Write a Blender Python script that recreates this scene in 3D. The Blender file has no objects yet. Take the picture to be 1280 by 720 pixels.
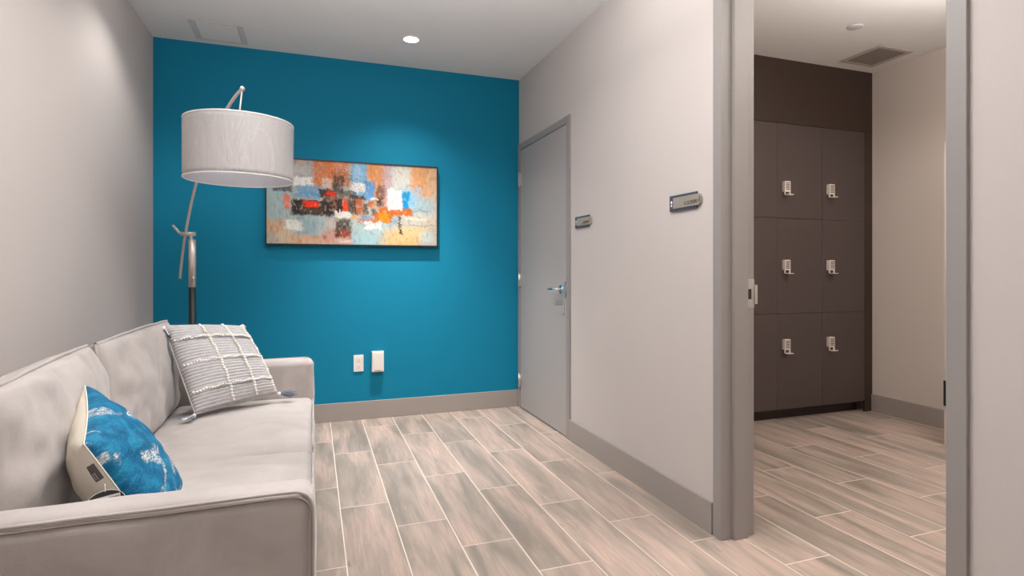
import bpy, bmesh, math, random
from mathutils import Vector, Matrix, noise
random.seed(7)
C = bpy.context.scene.collection
PI = math.pi

# ------------------------------------------------------------------ helpers
def srgb(r, g, b):
    f = lambda c: (c/255/12.92) if c/255 <= .04045 else ((c/255+.055)/1.055)**2.4
    return (f(r), f(g), f(b), 1)

class N:
    """tiny node helper"""
    def __init__(s, name):
        s.m = bpy.data.materials.new(name); s.m.use_nodes = True
        s.t = s.m.node_tree; s.b = s.t.nodes['Principled BSDF']
    def n(s, typ, **kw):
        o = s.t.nodes.new(typ)
        for k, v in kw.items(): setattr(o, k, v)
        return o
    def l(s, a, b): s.t.links.new(a, b)
    def val(s, sock, v):
        if hasattr(v, 'is_output') or isinstance(v, bpy.types.NodeSocket): s.l(v, sock)
        else: sock.default_value = v
    def math(s, op, a, b=0.0, c=None):
        o = s.n('ShaderNodeMath', operation=op)
        s.val(o.inputs[0], a); s.val(o.inputs[1], b)
        if c is not None: s.val(o.inputs[2], c)
        return o.outputs[0]
    def mix(s, f, a, b, mode='MIX'):
        o = s.n('ShaderNodeMix', data_type='RGBA', blend_type=mode)
        s.val(o.inputs[0], f); s.val(o.inputs[6], a); s.val(o.inputs[7], b)
        return o.outputs[2]
    def ramp(s, f, stops):
        o = s.n('ShaderNodeValToRGB'); s.l(f, o.inputs[0])
        e = o.color_ramp.elements
        while len(e) < len(stops): e.new(.5)
        for q, (p, c) in zip(e, stops):
            q.position = p; q.color = c if len(c) == 4 else (*c, 1)
        return o.outputs[0]
    def coord(s, kind='Object', scale=(1, 1, 1)):
        tc = s.n('ShaderNodeTexCoord'); mp = s.n('ShaderNodeMapping')
        s.l(tc.outputs[kind], mp.inputs[0]); mp.inputs['Scale'].default_value = scale
        return mp.outputs[0]
    def noise(s, vec, scale, detail=4, rough=.55, dist=0):
        o = s.n('ShaderNodeTexNoise'); s.l(vec, o.inputs['Vector'])
        o.inputs['Scale'].default_value = scale; o.inputs['Detail'].default_value = detail
        o.inputs['Roughness'].default_value = rough; o.inputs['Distortion'].default_value = dist
        return o.outputs['Fac']
    def bump(s, h, strength, dist=.01):
        o = s.n('ShaderNodeBump'); s.l(h, o.inputs['Height'])
        o.inputs['Strength'].default_value = strength; o.inputs['Distance'].default_value = dist
        s.l(o.outputs[0], s.b.inputs['Normal'])

def plain(name, col, rough=.5, metal=0, var=.0, scale=(8, 8, 8), bump=0, spec=.5, nscale=3):
    m = N(name); m.b.inputs['Roughness'].default_value = rough
    m.b.inputs['Metallic'].default_value = metal; m.b.inputs['Specular IOR Level'].default_value = spec
    v = m.coord('Object', scale); nz = m.noise(v, nscale)
    a = tuple(min(1, c*(1+var)) for c in col[:3])+(1,); b = tuple(c*(1-var) for c in col[:3])+(1,)
    m.l(m.mix(nz, b, a), m.b.inputs['Base Color'])
    if bump: m.bump(nz, bump, .004)
    return m.m

def add_box(bm, lo, hi, mi=0):
    x0, y0, z0 = lo; x1, y1, z1 = hi
    v = [bm.verts.new(p) for p in ((x0,y0,z0),(x1,y0,z0),(x1,y1,z0),(x0,y1,z0),(x0,y0,z1),(x1,y0,z1),(x1,y1,z1),(x0,y1,z1))]
    for f in ((0,3,2,1),(4,5,6,7),(0,1,5,4),(1,2,6,5),(2,3,7,6),(3,0,4,7)):
        bm.faces.new([v[i] for i in f]).material_index = mi
    return v

def add_tube(bm, pts, r, seg=10, cap=True, mi=0):
    pts = [Vector(p) for p in pts]; rs = r if isinstance(r, (list, tuple)) else [r]*len(pts)
    rings = []; up = None
    for i, p in enumerate(pts):
        t = ((pts[min(i+1, len(pts)-1)]-p).normalized() + (p-pts[max(i-1, 0)]).normalized()).normalized()
        if up is None: up = Vector((0, 0, 1)) if abs(t.z) < .9 else Vector((1, 0, 0))
        a = t.cross(up).normalized(); b = a.cross(t).normalized(); up = b
        rings.append([bm.verts.new(p + (a*math.cos(2*PI*k/seg)+b*math.sin(2*PI*k/seg))*rs[i]) for k in range(seg)])
    for i in range(len(rings)-1):
        for k in range(seg):
            f = bm.faces.new((rings[i][k], rings[i][(k+1) % seg], rings[i+1][(k+1) % seg], rings[i+1][k])); f.smooth = True; f.material_index = mi
    if cap:
        bm.faces.new(rings[0][::-1]).material_index = mi; bm.faces.new(rings[-1]).material_index = mi

def add_ball(bm, c, r, seg=8, sc=(1, 1, 1), mi=0):
    res = bmesh.ops.create_uvsphere(bm, u_segments=seg, v_segments=max(4, seg*2//3), radius=r)
    for v in res['verts']:
        v.co = Vector((v.co.x*sc[0], v.co.y*sc[1], v.co.z*sc[2])) + Vector(c)
        for f in v.link_faces: f.smooth = True; f.material_index = mi

def add_lathe(bm, prof, c=(0, 0, 0), seg=48):
    """prof: list of (r, z)"""
    rings = [[bm.verts.new((c[0]+r*math.cos(2*PI*k/seg), c[1]+r*math.sin(2*PI*k/seg), c[2]+z)) for k in range(seg)] for r, z in prof]
    for i in range(len(rings)-1):
        for k in range(seg):
            bm.faces.new((rings[i][k], rings[i][(k+1) % seg], rings[i+1][(k+1) % seg], rings[i+1][k]))

def obj(name, bm, mats, parent=None, smooth=False, bevel=0, bseg=2):
    if bm.faces: bmesh.ops.recalc_face_normals(bm, faces=bm.faces[:])
    me = bpy.data.meshes.new(name); bm.to_mesh(me); bm.free()
    if smooth:
        for p in me.polygons: p.use_smooth = True
    o = bpy.data.objects.new(name, me); C.objects.link(o)
    for m in (mats if isinstance(mats, (list, tuple)) else [mats]): me.materials.append(m)
    if parent is not None: o.parent = parent
    if bevel:
        md = o.modifiers.new('bevel', 'BEVEL'); md.width = bevel; md.segments = bseg; md.limit_method = 'ANGLE'; md.angle_limit = .7
    return o

def thing(name, label, cat, loc=(0, 0, 0), rotz=0, group=None):
    o = bpy.data.objects.new(name, None); C.objects.link(o); o.empty_display_size = .1
    o.location = loc; o.rotation_euler = (0, 0, rotz); return tag(o, label, cat, group)
def tag(o, label, cat, group=None):
    o['label'] = label; o['category'] = cat
    if group: o['group'] = group
    return o
def struct(name, bm, m, parent=None, bevel=0):
    o = obj(name, bm, m, parent, bevel=bevel); o['kind'] = 'structure'; return o
def keep_world(o, root):
    """o was modelled in world coordinates; express it relative to its root"""
    M = Matrix.Translation(root.location) @ Matrix.Rotation(root.rotation_euler.z, 4, 'Z')
    o.data.transform(M.inverted())
def part(name, bm, m, root, **kw):
    o = obj(name, bm, m, root, **kw)
    r = root
    while r.parent: r = r.parent
    keep_world(o, r); return o

def text_mesh(s, size, m, parent, origin, xdir, ydir, name='lettering', extr=.0006):
    cu = bpy.data.curves.new('txt', 'FONT'); cu.body = s; cu.size = size; cu.extrude = extr; cu.resolution_u = 4
    to = bpy.data.objects.new('txt', cu); C.objects.link(to)
    bpy.context.view_layer.update()
    me = bpy.data.meshes.new_from_object(to.evaluated_get(bpy.context.evaluated_depsgraph_get()))
    bpy.data.objects.remove(to); bpy.data.curves.remove(cu)
    x = Vector(xdir).normalized(); y = Vector(ydir).normalized(); z = x.cross(y)
    me.transform(Matrix.Translation(origin) @ Matrix((x, y, z)).transposed().to_4x4())
    me.name = name; me.materials.clear(); me.materials.append(m)
    o = bpy.data.objects.new(name, me); C.objects.link(o); o.parent = parent
    r = parent
    while r.parent: r = r.parent
    keep_world(o, r)
    return o

def soft_box(lo, hi, r, n=(14, 14, 14), puff=(0, 0, 0), wr=.0, seed=0, wscale=5):
    """rounded box, optionally puffed, with slight fabric wrinkles; dense grid"""
    c = [(lo[i]+hi[i])/2 for i in range(3)]; h = [(hi[i]-lo[i])/2 for i in range(3)]
    def coords(hh, k):
        inner = [(-hh+r) + (2*hh-2*r)*i/k for i in range(k+1)]
        e = [r*(1-math.tan(PI/4*j/5)) for j in range(5, 0, -1)]
        return [-hh+x for x in e] + inner + [hh-x for x in e[::-1]]
    ax = [coords(h[i], n[i]) for i in range(3)]
    bm = bmesh.new(); cache = {}
    def V(p):
        key = tuple(round(a, 5) for a in p)
        if key in cache: return cache[key]
        q = Vector(p); inn = Vector([max(-h[i]+r, min(h[i]-r, q[i])) for i in range(3)])
        d = q-inn; q2 = inn + d.normalized()*r if d.length > 1e-9 else q
        nrm = d.normalized() if d.length > 1e-9 else Vector((0, 0, 0))
        s = [p[i]/h[i] for i in range(3)]
        for i in range(3):
            o = [j for j in range(3) if j != i]
            k = (1-abs(s[o[0]])**2.4)*(1-abs(s[o[1]])**2.4)
            q2[i] += puff[i]*k*(max(-1, min(1, s[i]*1.2)))
        if wr:
            w = q2+Vector(c)
            nn = noise.noise(w*wscale+Vector((seed, seed*.3, 0))) + .5*noise.noise(w*wscale*2.7+Vector((0, seed, 3)))
            q2 += nrm*nn*wr
        v = bm.verts.new(q2+Vector(c)); cache[key] = v; return v
    for i in range(3):
        a, b = [j for j in range(3) if j != i]
        for sgn in (-1, 1):
            for ia in range(len(ax[a])-1):
                for ib in range(len(ax[b])-1):
                    ps = []
                    for (da, db) in ((0, 0), (1, 0), (1, 1), (0, 1)):
                        p = [0, 0, 0]; p[i] = sgn*h[i]; p[a] = ax[a][ia+da]; p[b] = ax[b][ib+db]; ps.append(V(p))
                    f = bm.faces.new(ps if sgn > 0 else ps[::-1]); f.smooth = True
    return bm

def pillow_point(K, s, t, side, T, pinch, p, wr=0, seed=0, ear=0, wsc=7, back=1.0):
    """K = corners A(s-1,t-1) B(s+1,t-1) Cc(s+1,t+1) D(s-1,t+1)"""
    A, B, Cc, D = K
    ss = s*(1-pinch*(1-t*t)*abs(s)**1.5); tt = t*(1-pinch*(1-s*s)*abs(t)**1.5)
    a, b = (ss+1)/2, (tt+1)/2
    P = A*(1-a)*(1-b)+B*a*(1-b)+Cc*a*b+D*(1-a)*b
    nrm = ((B-A)+(Cc-D)).cross((D-A)+(Cc-B)).normalized()
    e = max(0, (1-s*s)*(1-t*t))
    hh = T*e**p * (1 if side > 0 else back)
    if wr:
        w = P*wsc+Vector((seed, 0, side*3))
        k = min(1, e*6)
        hh += wr*k*(noise.noise(w)+.6*noise.noise(w*2.3))
        # radial tucks near the edges
        hh += wr*.7*k*(1-e)*math.sin(9*math.atan2(t, s)+3*noise.noise(w*.6))
    return P + nrm*side*hh

def pillow(K, n, T, pinch=.07, p=.45, wr=.004, seed=1, back=1.0, extra=None):
    K = [Vector(k) for k in K]; bm = bmesh.new(); uv = bm.loops.layers.uv.new('UVMap')
    ts = [math.sin(PI/2*(2*i/n-1))*.55+(2*i/n-1)*.45 for i in range(n+1)]
    F = {}
    for side in (1, -1):
        for i in range(n+1):
            for j in range(n+1):
                edge = i in (0, n) or j in (0, n)
                if edge and side < 0: F[side, i, j] = F[1, i, j]; continue
                q = pillow_point(K, ts[i], ts[j], side, T, pinch, p, wr, seed, back=back)
                if extra: q = extra(q, ts[i], ts[j], side)
                F[side, i, j] = bm.verts.new(q)
        for i in range(n):
            for j in range(n):
                quad = [(i, j), (i+1, j), (i+1, j+1), (i, j+1)]
                if side < 0: quad = quad[::-1]
                f = bm.faces.new([F[side, a, b] for a, b in quad]); f.smooth = True
                f.material_index = 0 if side > 0 else 1
                for lp, (a, b) in zip(f.loops, quad): lp[uv].uv = ((ts[a]+1)/2, (ts[b]+1)/2)
    return bm
def pillow_edge(K, pinch, inset=1.0, n=24, sides=(0, 1, 2, 3)):
    K = [Vector(k) for k in K]; out = []
    for sd in sides:
        for i in range(n+1 if sd == sides[-1] else n):
            q = 2*i/n-1
            s, t = ((q, -1), (1, q), (-q, 1), (-1, -q))[sd]
            out.append(pillow_point(K, s*inset, t*inset, 1, 0, pinch, .5))
    return out

# ------------------------------------------------------------------ dimensions
XL, XR, YB, H = -1.032, 1.6425, 4.463, 2.745
XW = 1.79            # far face of the wall between corridor lounge and locker room
LX, LY = 4.29, 3.34  # locker room: right wall, locker fronts
YN = -3.0

# ------------------------------------------------------------------ materials
def wall_mat(name, col, var=.02):
    m = N(name); m.b.inputs['Roughness'].default_value = .75; m.b.inputs['Specular IOR Level'].default_value = .25
    v = m.coord('Object', (1, 1, 1)); big = m.noise(v, 1.2, 2)
    w = m.coord('Object', (160, 160, 14)); fine = m.noise(w, 2, 3)
    c = m.mix(big, tuple(x*(1-var) for x in col[:3])+(1,), tuple(min(1, x*(1+var)) for x in col[:3])+(1,))
    c = m.mix(m.math('MULTIPLY', fine, .10), c, tuple(x*.8 for x in col[:3])+(1,))
    m.l(c, m.b.inputs['Base Color']); m.bump(fine, .12, .002)
    return m.m
M_wall = wall_mat('greige_wallcovering', srgb(198, 190, 186))
M_wall_locker = wall_mat('greige_wallcovering_warm', srgb(208, 198, 190))
M_blue = wall_mat('teal_blue_paint', srgb(6, 124, 157), .03)
M_ceil = plain('ceiling_paint', srgb(232, 231, 230), .9, var=.01, spec=.1)
M_trim = plain('taupe_baseboard', srgb(158, 149, 143), .5, var=.02, scale=(20, 20, 20))
M_frame = plain('grey_door_frame_paint', srgb(149, 143, 140), .42, var=.02, scale=(4, 4, 30))
M_door = plain('grey_door_paint', srgb(168, 162, 159), .5, var=.02, scale=(30, 30, 3))
M_gap = plain('dark_gap', srgb(40, 36, 34), .9)
M_black = plain('black_paint', srgb(26, 25, 26), .45, var=.1)
M_chrome = plain('polished_chrome', srgb(225, 225, 225), .08, 1)
M_nickel = plain('brushed_nickel', srgb(222, 210, 202), .38, .6, var=.05, scale=(90, 90, 6))
M_steel = plain('satin_steel', srgb(205, 203, 200), .35, .9, var=.04)
M_silver = plain('lock_silver', srgb(232, 222, 214), .45, .2, var=.05)
M_keys = plain('lock_keys', srgb(120, 110, 104), .5, .2, var=.05)
M_white_plastic = plain('white_plastic', srgb(232, 225, 220), .4, var=.01)
M_amber = plain('amber_lens', srgb(190, 150, 100), .4)
M_darkslot = plain('dark_slot', srgb(60, 52, 48), .7)

def floor_mat():
    m = N('wood_look_plank_tile'); g = m.n('ShaderNodeNewGeometry'); sp = m.n('ShaderNodeSeparateXYZ'); m.l(g.outputs['Position'], sp.inputs[0])
    X, Y = sp.outputs[0], sp.outputs[1]
    W, L = .2298, .8370
    kx = m.math('DIVIDE', m.math('SUBTRACT', X, .1245), W); k = m.math('FLOOR', kx); fx = m.math('SUBTRACT', kx, k)
    yo = m.math('ADD', m.math('SUBTRACT', Y, 2.828), m.math('MULTIPLY', k, .279))
    ky = m.math('DIVIDE', yo, L); j = m.math('FLOOR', ky); fy = m.math('SUBTRACT', ky, j)
    # distance to the joints in metres
    dx = m.math('MULTIPLY', m.math('MINIMUM', fx, m.math('SUBTRACT', 1, fx)), W)
    dy = m.math('MULTIPLY', m.math('MINIMUM', fy, m.math('SUBTRACT', 1, fy)), L)
    d = m.math('MINIMUM', dx, dy)
    mr = m.n('ShaderNodeMapRange'); m.l(d, mr.inputs[0]); mr.inputs[1].default_value = .0016; mr.inputs[2].default_value = .0028
    mr.inputs[3].default_value = 1; mr.inputs[4].default_value = 0; grout = mr.outputs[0]
    cell = m.n('ShaderNodeCombineXYZ'); m.l(k, cell.inputs[0]); m.l(j, cell.inputs[1])
    wn = m.n('ShaderNodeTexWhiteNoise', noise_dimensions='3D'); m.l(cell.outputs[0], wn.inputs[0])
    sw = m.n('ShaderNodeSeparateXYZ'); m.l(wn.outputs['Color'], sw.inputs[0])
    def plank_vec(sx, sy):
        c = m.n('ShaderNodeCombineXYZ')
        m.l(m.math('ADD', m.math('MULTIPLY', X, sx), m.math('MULTIPLY', sw.outputs[0], 57.0)), c.inputs[0])
        m.l(m.math('ADD', m.math('MULTIPLY', Y, sy), m.math('MULTIPLY', sw.outputs[1], 91.0)), c.inputs[1])
        m.l(m.math('MULTIPLY', sw.outputs[2], 33.0), c.inputs[2]); return c.outputs[0]
    broad = m.noise(plank_vec(9, 1.3), 1.0, 3, .5, .6)
    grain = m.noise(plank_vec(60, 3.2), 1.0, 5, .6, 1.2)
    fine = m.noise(plank_vec(260, 22), 1.0, 3, .7)
    knot = m.noise(plank_vec(24, 3.4), 1.0, 2, .5, 2.2)
    base = m.ramp(broad, [(.32, srgb(140, 129, 118)), (.43, srgb(163, 149, 136)), (.54, srgb(188, 166, 152)), (.68, srgb(206, 176, 160))])
    base = m.mix(m.math('MULTIPLY', m.ramp(grain, [(.35, (0, 0, 0)), (.65, (1, 1, 1))]), .42), base, srgb(134, 118, 107))
    dk = m.ramp(knot, [(.66, (0, 0, 0)), (.78, (1, 1, 1))])
    base = m.mix(m.math('MULTIPLY', dk, .55), base, srgb(112, 102, 94))
    lt = m.ramp(m.noise(plank_vec(34, 2.6), 1.0, 3, .6, 1.5), [(.62, (0, 0, 0)), (.75, (1, 1, 1))])
    base = m.mix(m.math('MULTIPLY', lt, .35), base, srgb(214, 194, 178))
    base = m.mix(m.math('MULTIPLY', fine, .25), base, srgb(150, 134, 120))
    tone = m.math('ADD', .89, m.math('MULTIPLY', sw.outputs[2], .12))
    hv = m.n('ShaderNodeHueSaturation'); m.l(base, hv.inputs['Color']); m.l(tone, hv.inputs['Value']); hv.inputs['Saturation'].default_value = .90
    col = m.mix(grout, hv.outputs[0], srgb(222, 208, 194))
    m.l(col, m.b.inputs['Base Color'])
    m.l(m.math('ADD', .36, m.math('MULTIPLY', grout, .4)), m.b.inputs['Roughness'])
    m.b.inputs['Specular IOR Level'].default_value = .35
    hgt = m.math('SUBTRACT', m.math('MULTIPLY', grain, .15), grout); m.bump(hgt, .25, .002)
    return m.m
M_floor = floor_mat()

def locker_mat(name, a, b):
    m = N(name); m.b.inputs['Roughness'].default_value = .48; m.b.inputs['Specular IOR Level'].default_value = .4
    v = m.coord('Object', (150, 150, 5)); nz = m.noise(v, 1.5, 4)
    v2 = m.coord('Object', (2, 2, 1)); n2 = m.noise(v2, 1.5, 2)
    c = m.mix(nz, b, a); c = m.mix(m.math('MULTIPLY', n2, .3), c, a); m.l(c, m.b.inputs['Base Color']); m.bump(nz, .1, .001)
    return m.m
M_lock_door = locker_mat('dark_laminate_doors', srgb(82, 70, 68), srgb(66, 56, 54))
M_lock_sur = locker_mat('dark_laminate_surround', srgb(64, 49, 41), srgb(48, 37, 31))
M_toe = plain('toe_kick_black', srgb(46, 36, 31), .6, var=.1)

def suede(name, c0, c1):
    m = N(name); v = m.coord('Object', (1, 1, 1))
    a = m.noise(v, 5, 4, .6, .8); b = m.noise(v, 28, 3, .6); f = m.noise(v, 420, 2)
    col = m.ramp(a, [(.3, c0), (.7, c1)])
    col = m.mix(m.math('MULTIPLY', b, .25), col, c0)
    m.l(col, m.b.inputs['Base Color']); m.b.inputs['Roughness'].default_value = .85
    m.b.inputs['Specular IOR Level'].default_value = .2
    m.b.inputs['Sheen Weight'].default_value = .35; m.b.inputs['Sheen Roughness'].default_value = .4
    h = m.math('ADD', m.math('MULTIPLY', f, .2), m.math('MULTIPLY', b, .8)); m.bump(h, .25, .006)
    return m.m
M_sofa = suede('beige_grey_suede', srgb(172, 164, 160), srgb(191, 183, 179))
M_piping = plain('sofa_piping', srgb(150, 138, 130), .8, var=.05)
M_leg = plain('sofa_leg_black', srgb(40, 36, 34), .5)

def velvet():
    m = N('blue_velvet_distressed'); v = m.coord('UV', (1, 1, 1))
    big = m.noise(v, 3.2, 3, .6, .4); fn = m.noise(v, 85, 4, .75); md = m.noise(v, 30, 6, .85)
    blue = m.ramp(m.noise(v, 9, 5, .65, .6), [(.3, srgb(0, 66, 100)), (.5, srgb(0, 98, 140)), (.70, srgb(34, 136, 168))])
    spk = m.ramp(fn, [(.55, (0, 0, 0)), (.68, (1, 1, 1))])
    blue = m.mix(m.math('MULTIPLY', spk, .22), blue, srgb(150, 205, 225))
    dks = m.ramp(m.noise(v, 95, 3, .7), [(.60, (0, 0, 0)), (.70, (1, 1, 1))])
    blue = m.mix(m.math('MULTIPLY', dks, .5), blue, srgb(2, 72, 110))
    mask = m.math('MULTIPLY', m.ramp(big, [(.535, (0, 0, 0)), (.58, (1, 1, 1))]), m.ramp(md, [(.45, (0, 0, 0)), (.53, (1, 1, 1))]))
    mask = m.math('MULTIPLY', mask, m.ramp(fn, [(.40, (0, 0, 0)), (.50, (1, 1, 1))]))
    col = m.mix(mask, blue, srgb(222, 216, 205)); m.l(col, m.b.inputs['Base Color'])
    m.b.inputs['Roughness'].default_value = .7; m.b.inputs['Sheen Weight'].default_value = .25; m.b.inputs['Specular IOR Level'].default_value = .25
    m.b.inputs['Sheen Tint'].default_value = srgb(90, 190, 235)
    m.bump(m.math('ADD', md, fn), .35, .003); return m.m
M_velvet = velvet()
M_cream = plain('cream_linen', srgb(228, 219, 204), .85, var=.04, scale=(1, 1, 1), nscale=40, bump=.2, spec=.2)
def knit():
    m = N('grey_woven_cotton'); v = m.coord('UV', (1, 1, 1))
    st = m.coord('UV', (14, 150, 1)); a = m.noise(st, 1, 3, .7); b = m.noise(v, 160, 2); c = m.noise(v, 6, 3)
    wv = m.n('ShaderNodeTexWave', wave_type='BANDS', bands_direction='Y'); m.l(v, wv.inputs[0])
    wv.inputs['Scale'].default_value = 9.5; wv.inputs['Distortion'].default_value = .8; wv.inputs['Detail'].default_value = 2
    col = m.ramp(a, [(.32, srgb(150, 149, 152)), (.5, srgb(186, 183, 183)), (.66, srgb(212, 208, 205))])
    col = m.mix(m.math('MULTIPLY', wv.outputs['Fac'], .45), col, srgb(222, 219, 217))
    col = m.mix(m.math('MULTIPLY', b, .35), col, srgb(150, 150, 158))
    m.l(col, m.b.inputs['Base Color']); m.b.inputs['Roughness'].default_value = .9; m.b.inputs['Specular IOR Level'].default_value = .15
    m.bump(m.math('ADD', m.math('MULTIPLY', wv.outputs['Fac'], .9), m.math('MULTIPLY', b, .5)), .55, .005); return m.m
M_knit = knit()
M_knit_back = plain('grey_cotton_back', srgb(196, 190, 187), .9, var=.05, nscale=60, scale=(1, 1, 1), bump=.3, spec=.1)
M_bobble = plain('cream_yarn', srgb(232, 227, 221), .9, var=.05, nscale=80, scale=(1, 1, 1), spec=.1)
M_yarn_dark = plain('grey_blue_yarn', srgb(128, 134, 146), .9, var=.2, nscale=60, scale=(1, 1, 1), spec=.1)

def shade_mat():
    m = N('lamp_shade_fabric_in_film'); v = m.coord('Object', (120, 120, 3)); a = m.noise(v, 1, 3)
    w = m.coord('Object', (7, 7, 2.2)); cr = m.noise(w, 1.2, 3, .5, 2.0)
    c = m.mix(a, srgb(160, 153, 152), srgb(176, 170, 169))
    film_glint = m.ramp(cr, [(.50, (0, 0, 0)), (.515, (1, 1, 1)), (.53, (0, 0, 0))])
    c = m.mix(m.math('MULTIPLY', film_glint, .16), c, srgb(235, 230, 228))  # glints on the film creases, painted into the lampshade colour
    m.l(c, m.b.inputs['Base Color']); m.b.inputs['Roughness'].default_value = .6
    m.b.inputs['Coat Weight'].default_value = .5; m.b.inputs['Coat Roughness'].default_value = .12
    m.b.inputs['Subsurface Weight'].default_value = 0
    m.bump(cr, .6, .02)
    return m.m
M_shade = shade_mat()
M_shade_in = plain('shade_lining', srgb(190, 188, 194), .7, var=.02)
M_film = N('clear_plastic_film')
M_film.b.inputs['Base Color'].default_value = (1, 1, 1, 1); M_film.b.inputs['Roughness'].default_value = .08
M_film.b.inputs['Alpha'].default_value = .16; M_film = M_film.m

def emis(name, col, s):
    m = N(name); m.b.inputs['Base Color'].default_value = (1, 1, 1, 1)
    m.b.inputs['Emission Color'].default_value = col; m.b.inputs['Emission Strength'].default_value = s
    return m.m
M_led = emis('lit_led_lens', (1, .98, .95, 1), 12)
M_bulb = plain('frosted_bulb', srgb(240, 236, 230), .4)
M_slate = plain('slate_blue_sign_plate', srgb(66, 73, 88), .4, var=.03)
M_signface = plain('taupe_satin_insert', srgb(168, 160, 150), .35, .3, var=.03, scale=(4, 60, 60))
M_signtext = plain('dark_lettering', srgb(84, 78, 74), .6)
M_signedge = plain('sign_edge', srgb(120, 104, 92), .4, .3)
M_white = plain('white_print', srgb(238, 238, 238), .6)

# ------------------------------------------------------------------ the setting
bm = bmesh.new(); add_box(bm, (XL-.15, YN-.15, -.1), (LX+.15, YB+.15, 0)); struct('floor', bm, M_floor)
bm = bmesh.new(); add_box(bm, (XL-.15, YN-.15, H), (LX+.15, YB+.15, H+.1)); struct('ceiling', bm, M_ceil)
bm = bmesh.new(); add_box(bm, (XL-.15, YN, 0), (XL, YB, H)); struct('wall_left', bm, M_wall)
bm = bmesh.new(); add_box(bm, (XL-.15, YB, 0), (XW, YB+.15, H)); struct('wall_back', bm, M_blue)
bm = bmesh.new(); add_box(bm, (XL-.15, YN-.15, 0), (LX, YN, H)); struct('wall_front', bm, M_wall)
DY0, DY1, DZ = 3.503, 4.402, 2.141       # closed door leaf
FY0, FY1 = 3.45, 4.455                   # its frame
OH = 2.44; OY0, OY1 = 1.055, 1.952        # open doorway (between frame faces)
bm = bmesh.new()
add_box(bm, (XR, YN, 0), (XW, OY0-.02, H)); add_box(bm, (XR, OY1+.02, 0), (XW, DY0-.01, H)); add_box(bm, (XR, DY1+.01, 0), (XW, YB, H))
add_box(bm, (XR, OY0-.02, OH+.02), (XW, OY1+.02, H)); add_box(bm, (XR, DY0-.01, DZ+.01), (XW, DY1+.01, H))
struct('wall_right', bm, M_wall)
# locker room shell
bm = bmesh.new(); add_box(bm, (LX, .15, 0), (LX+.15, YB, H)); struct('wall_locker_right', bm, M_wall_locker)
bm = bmesh.new(); add_box(bm, (XW, 0, 0), (LX+.15, .15, H)); struct('wall_locker_front', bm, M_wall_locker)
bm = bmesh.new(); add_box(bm, (XW, LY+.56, 0), (LX, LY+.66, H)); struct('wall_locker_back', bm, M_wall_locker)
bm = bmesh.new(); add_box(bm, (XW, .15, 0), (XW+.004, OY0-.06, H)); add_box(bm, (XW, OY1+.06, 0), (XW+.004, LY, H)); add_box(bm, (XW, OY0-.06, OH+.05), (XW+.004, OY1+.06, H))
struct('wall_locker_left', bm, M_wall_locker)

# baseboards
BT, BH = .015, .138
def base_bm(lo, hi): b = bmesh.new(); add_box(b, lo, hi); return b
struct('baseboard_back', base_bm((XL, YB-BT, 0), (XR-.013, YB, BH)), M_trim, bevel=.002)
struct('baseboard_right', base_bm((XR-BT, OY1+.06, 0), (XR, FY0-.001, BH)), M_trim, bevel=.002)
struct('baseboard_right_near', base_bm((XR-BT, YN, 0), (XR, OY0-.062, BH)), M_trim, bevel=.002)
struct('baseboard_left', base_bm((XL, YN, 0), (XL+BT, YB-BT, BH)), M_trim, bevel=.002)
struct('baseboard_locker', base_bm((LX-BT, .15, 0), (LX, LY-.001, BH)), M_trim, bevel=.002)

# closed grey door with frame -------------------------------------------------
fx = XR-.013
bm = bmesh.new()
add_box(bm, (fx, FY0, 0), (XW, DY0-.004, DZ+.055)); add_box(bm, (fx, DY1+.004, 0), (XW, FY1, DZ+.055)); add_box(bm, (fx, DY0-.004, DZ+.004), (XW, DY1+.004, DZ+.055))
door1 = struct('door_1', base_bm((fx+.004, DY0, .008), (fx+.048, DY1, DZ)), M_door, bevel=.001)
struct('door_frame', bm, M_frame, bevel=.0015).parent = door1
struct('stop', base_bm((fx+.055, DY0-.003, 0), (fx+.06, DY1+.003, DZ)), M_gap, door1)  # dark sheet behind the leaf, paints the shade in the door gaps
for z in (1.897, 1.06, .223):
    b = bmesh.new(); add_tube(b, [(fx-.008, DY1+.004, z-.055), (fx-.008, DY1+.004, z+.055)], .009, 12)
    for k in (-.0556, .0556): add_ball(b, (fx-.008, DY1+.004, z+k), .0075, 8)
    add_box(b, (fx-.003, DY1-.03, z-.05), (fx+.0042, DY1+.030, z+.05))
    h = obj('hinge', b, M_steel, door1)
b = bmesh.new()  # lever set
hy, hz = 3.582, 1.012
res = bmesh.ops.create_cone(b, cap_ends=True, segments=32, radius1=.031, radius2=.029, depth=.009)
bmesh.ops.transform(b, matrix=Matrix.Translation((fx-.0005, hy, hz)) @ Matrix.Rotation(-PI/2, 4, 'Y'), verts=res['verts'])
for f in b.faces: f.smooth = len(f.verts) == 4
add_tube(b, [(fx, hy, hz), (fx-.05, hy, hz)], .0095, 14)
add_tube(b, [(fx-.05, hy-.008, hz), (fx-.05, hy+.05, hz), (fx-.049, hy+.105, hz-.001)], [.0105, .0105, .0095], 16)
add_ball(b, (fx-.05, hy-.008, hz), .0105, 12); add_ball(b, (fx-.049, hy+.105, hz-.001), .0095, 12)
obj('door_handle', b, M_chrome, door1)
b = bmesh.new(); add_box(b, (fx-.002, DY0+.001, hz-.05), (fx+.02, DY0+.022, hz+.052)); add_box(b, (fx-.004, DY0-.016, hz-.03), (fx+.01, DY0+.0, hz+.034))
obj('latch_plate', b, M_steel, door1)
b = bmesh.new(); add_box(b, (fx-.0015, DY0+.03, hz-.17), (fx+.004, DY0+.085, hz-.06))
obj('lower_plate', b, M_door, door1)

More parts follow.
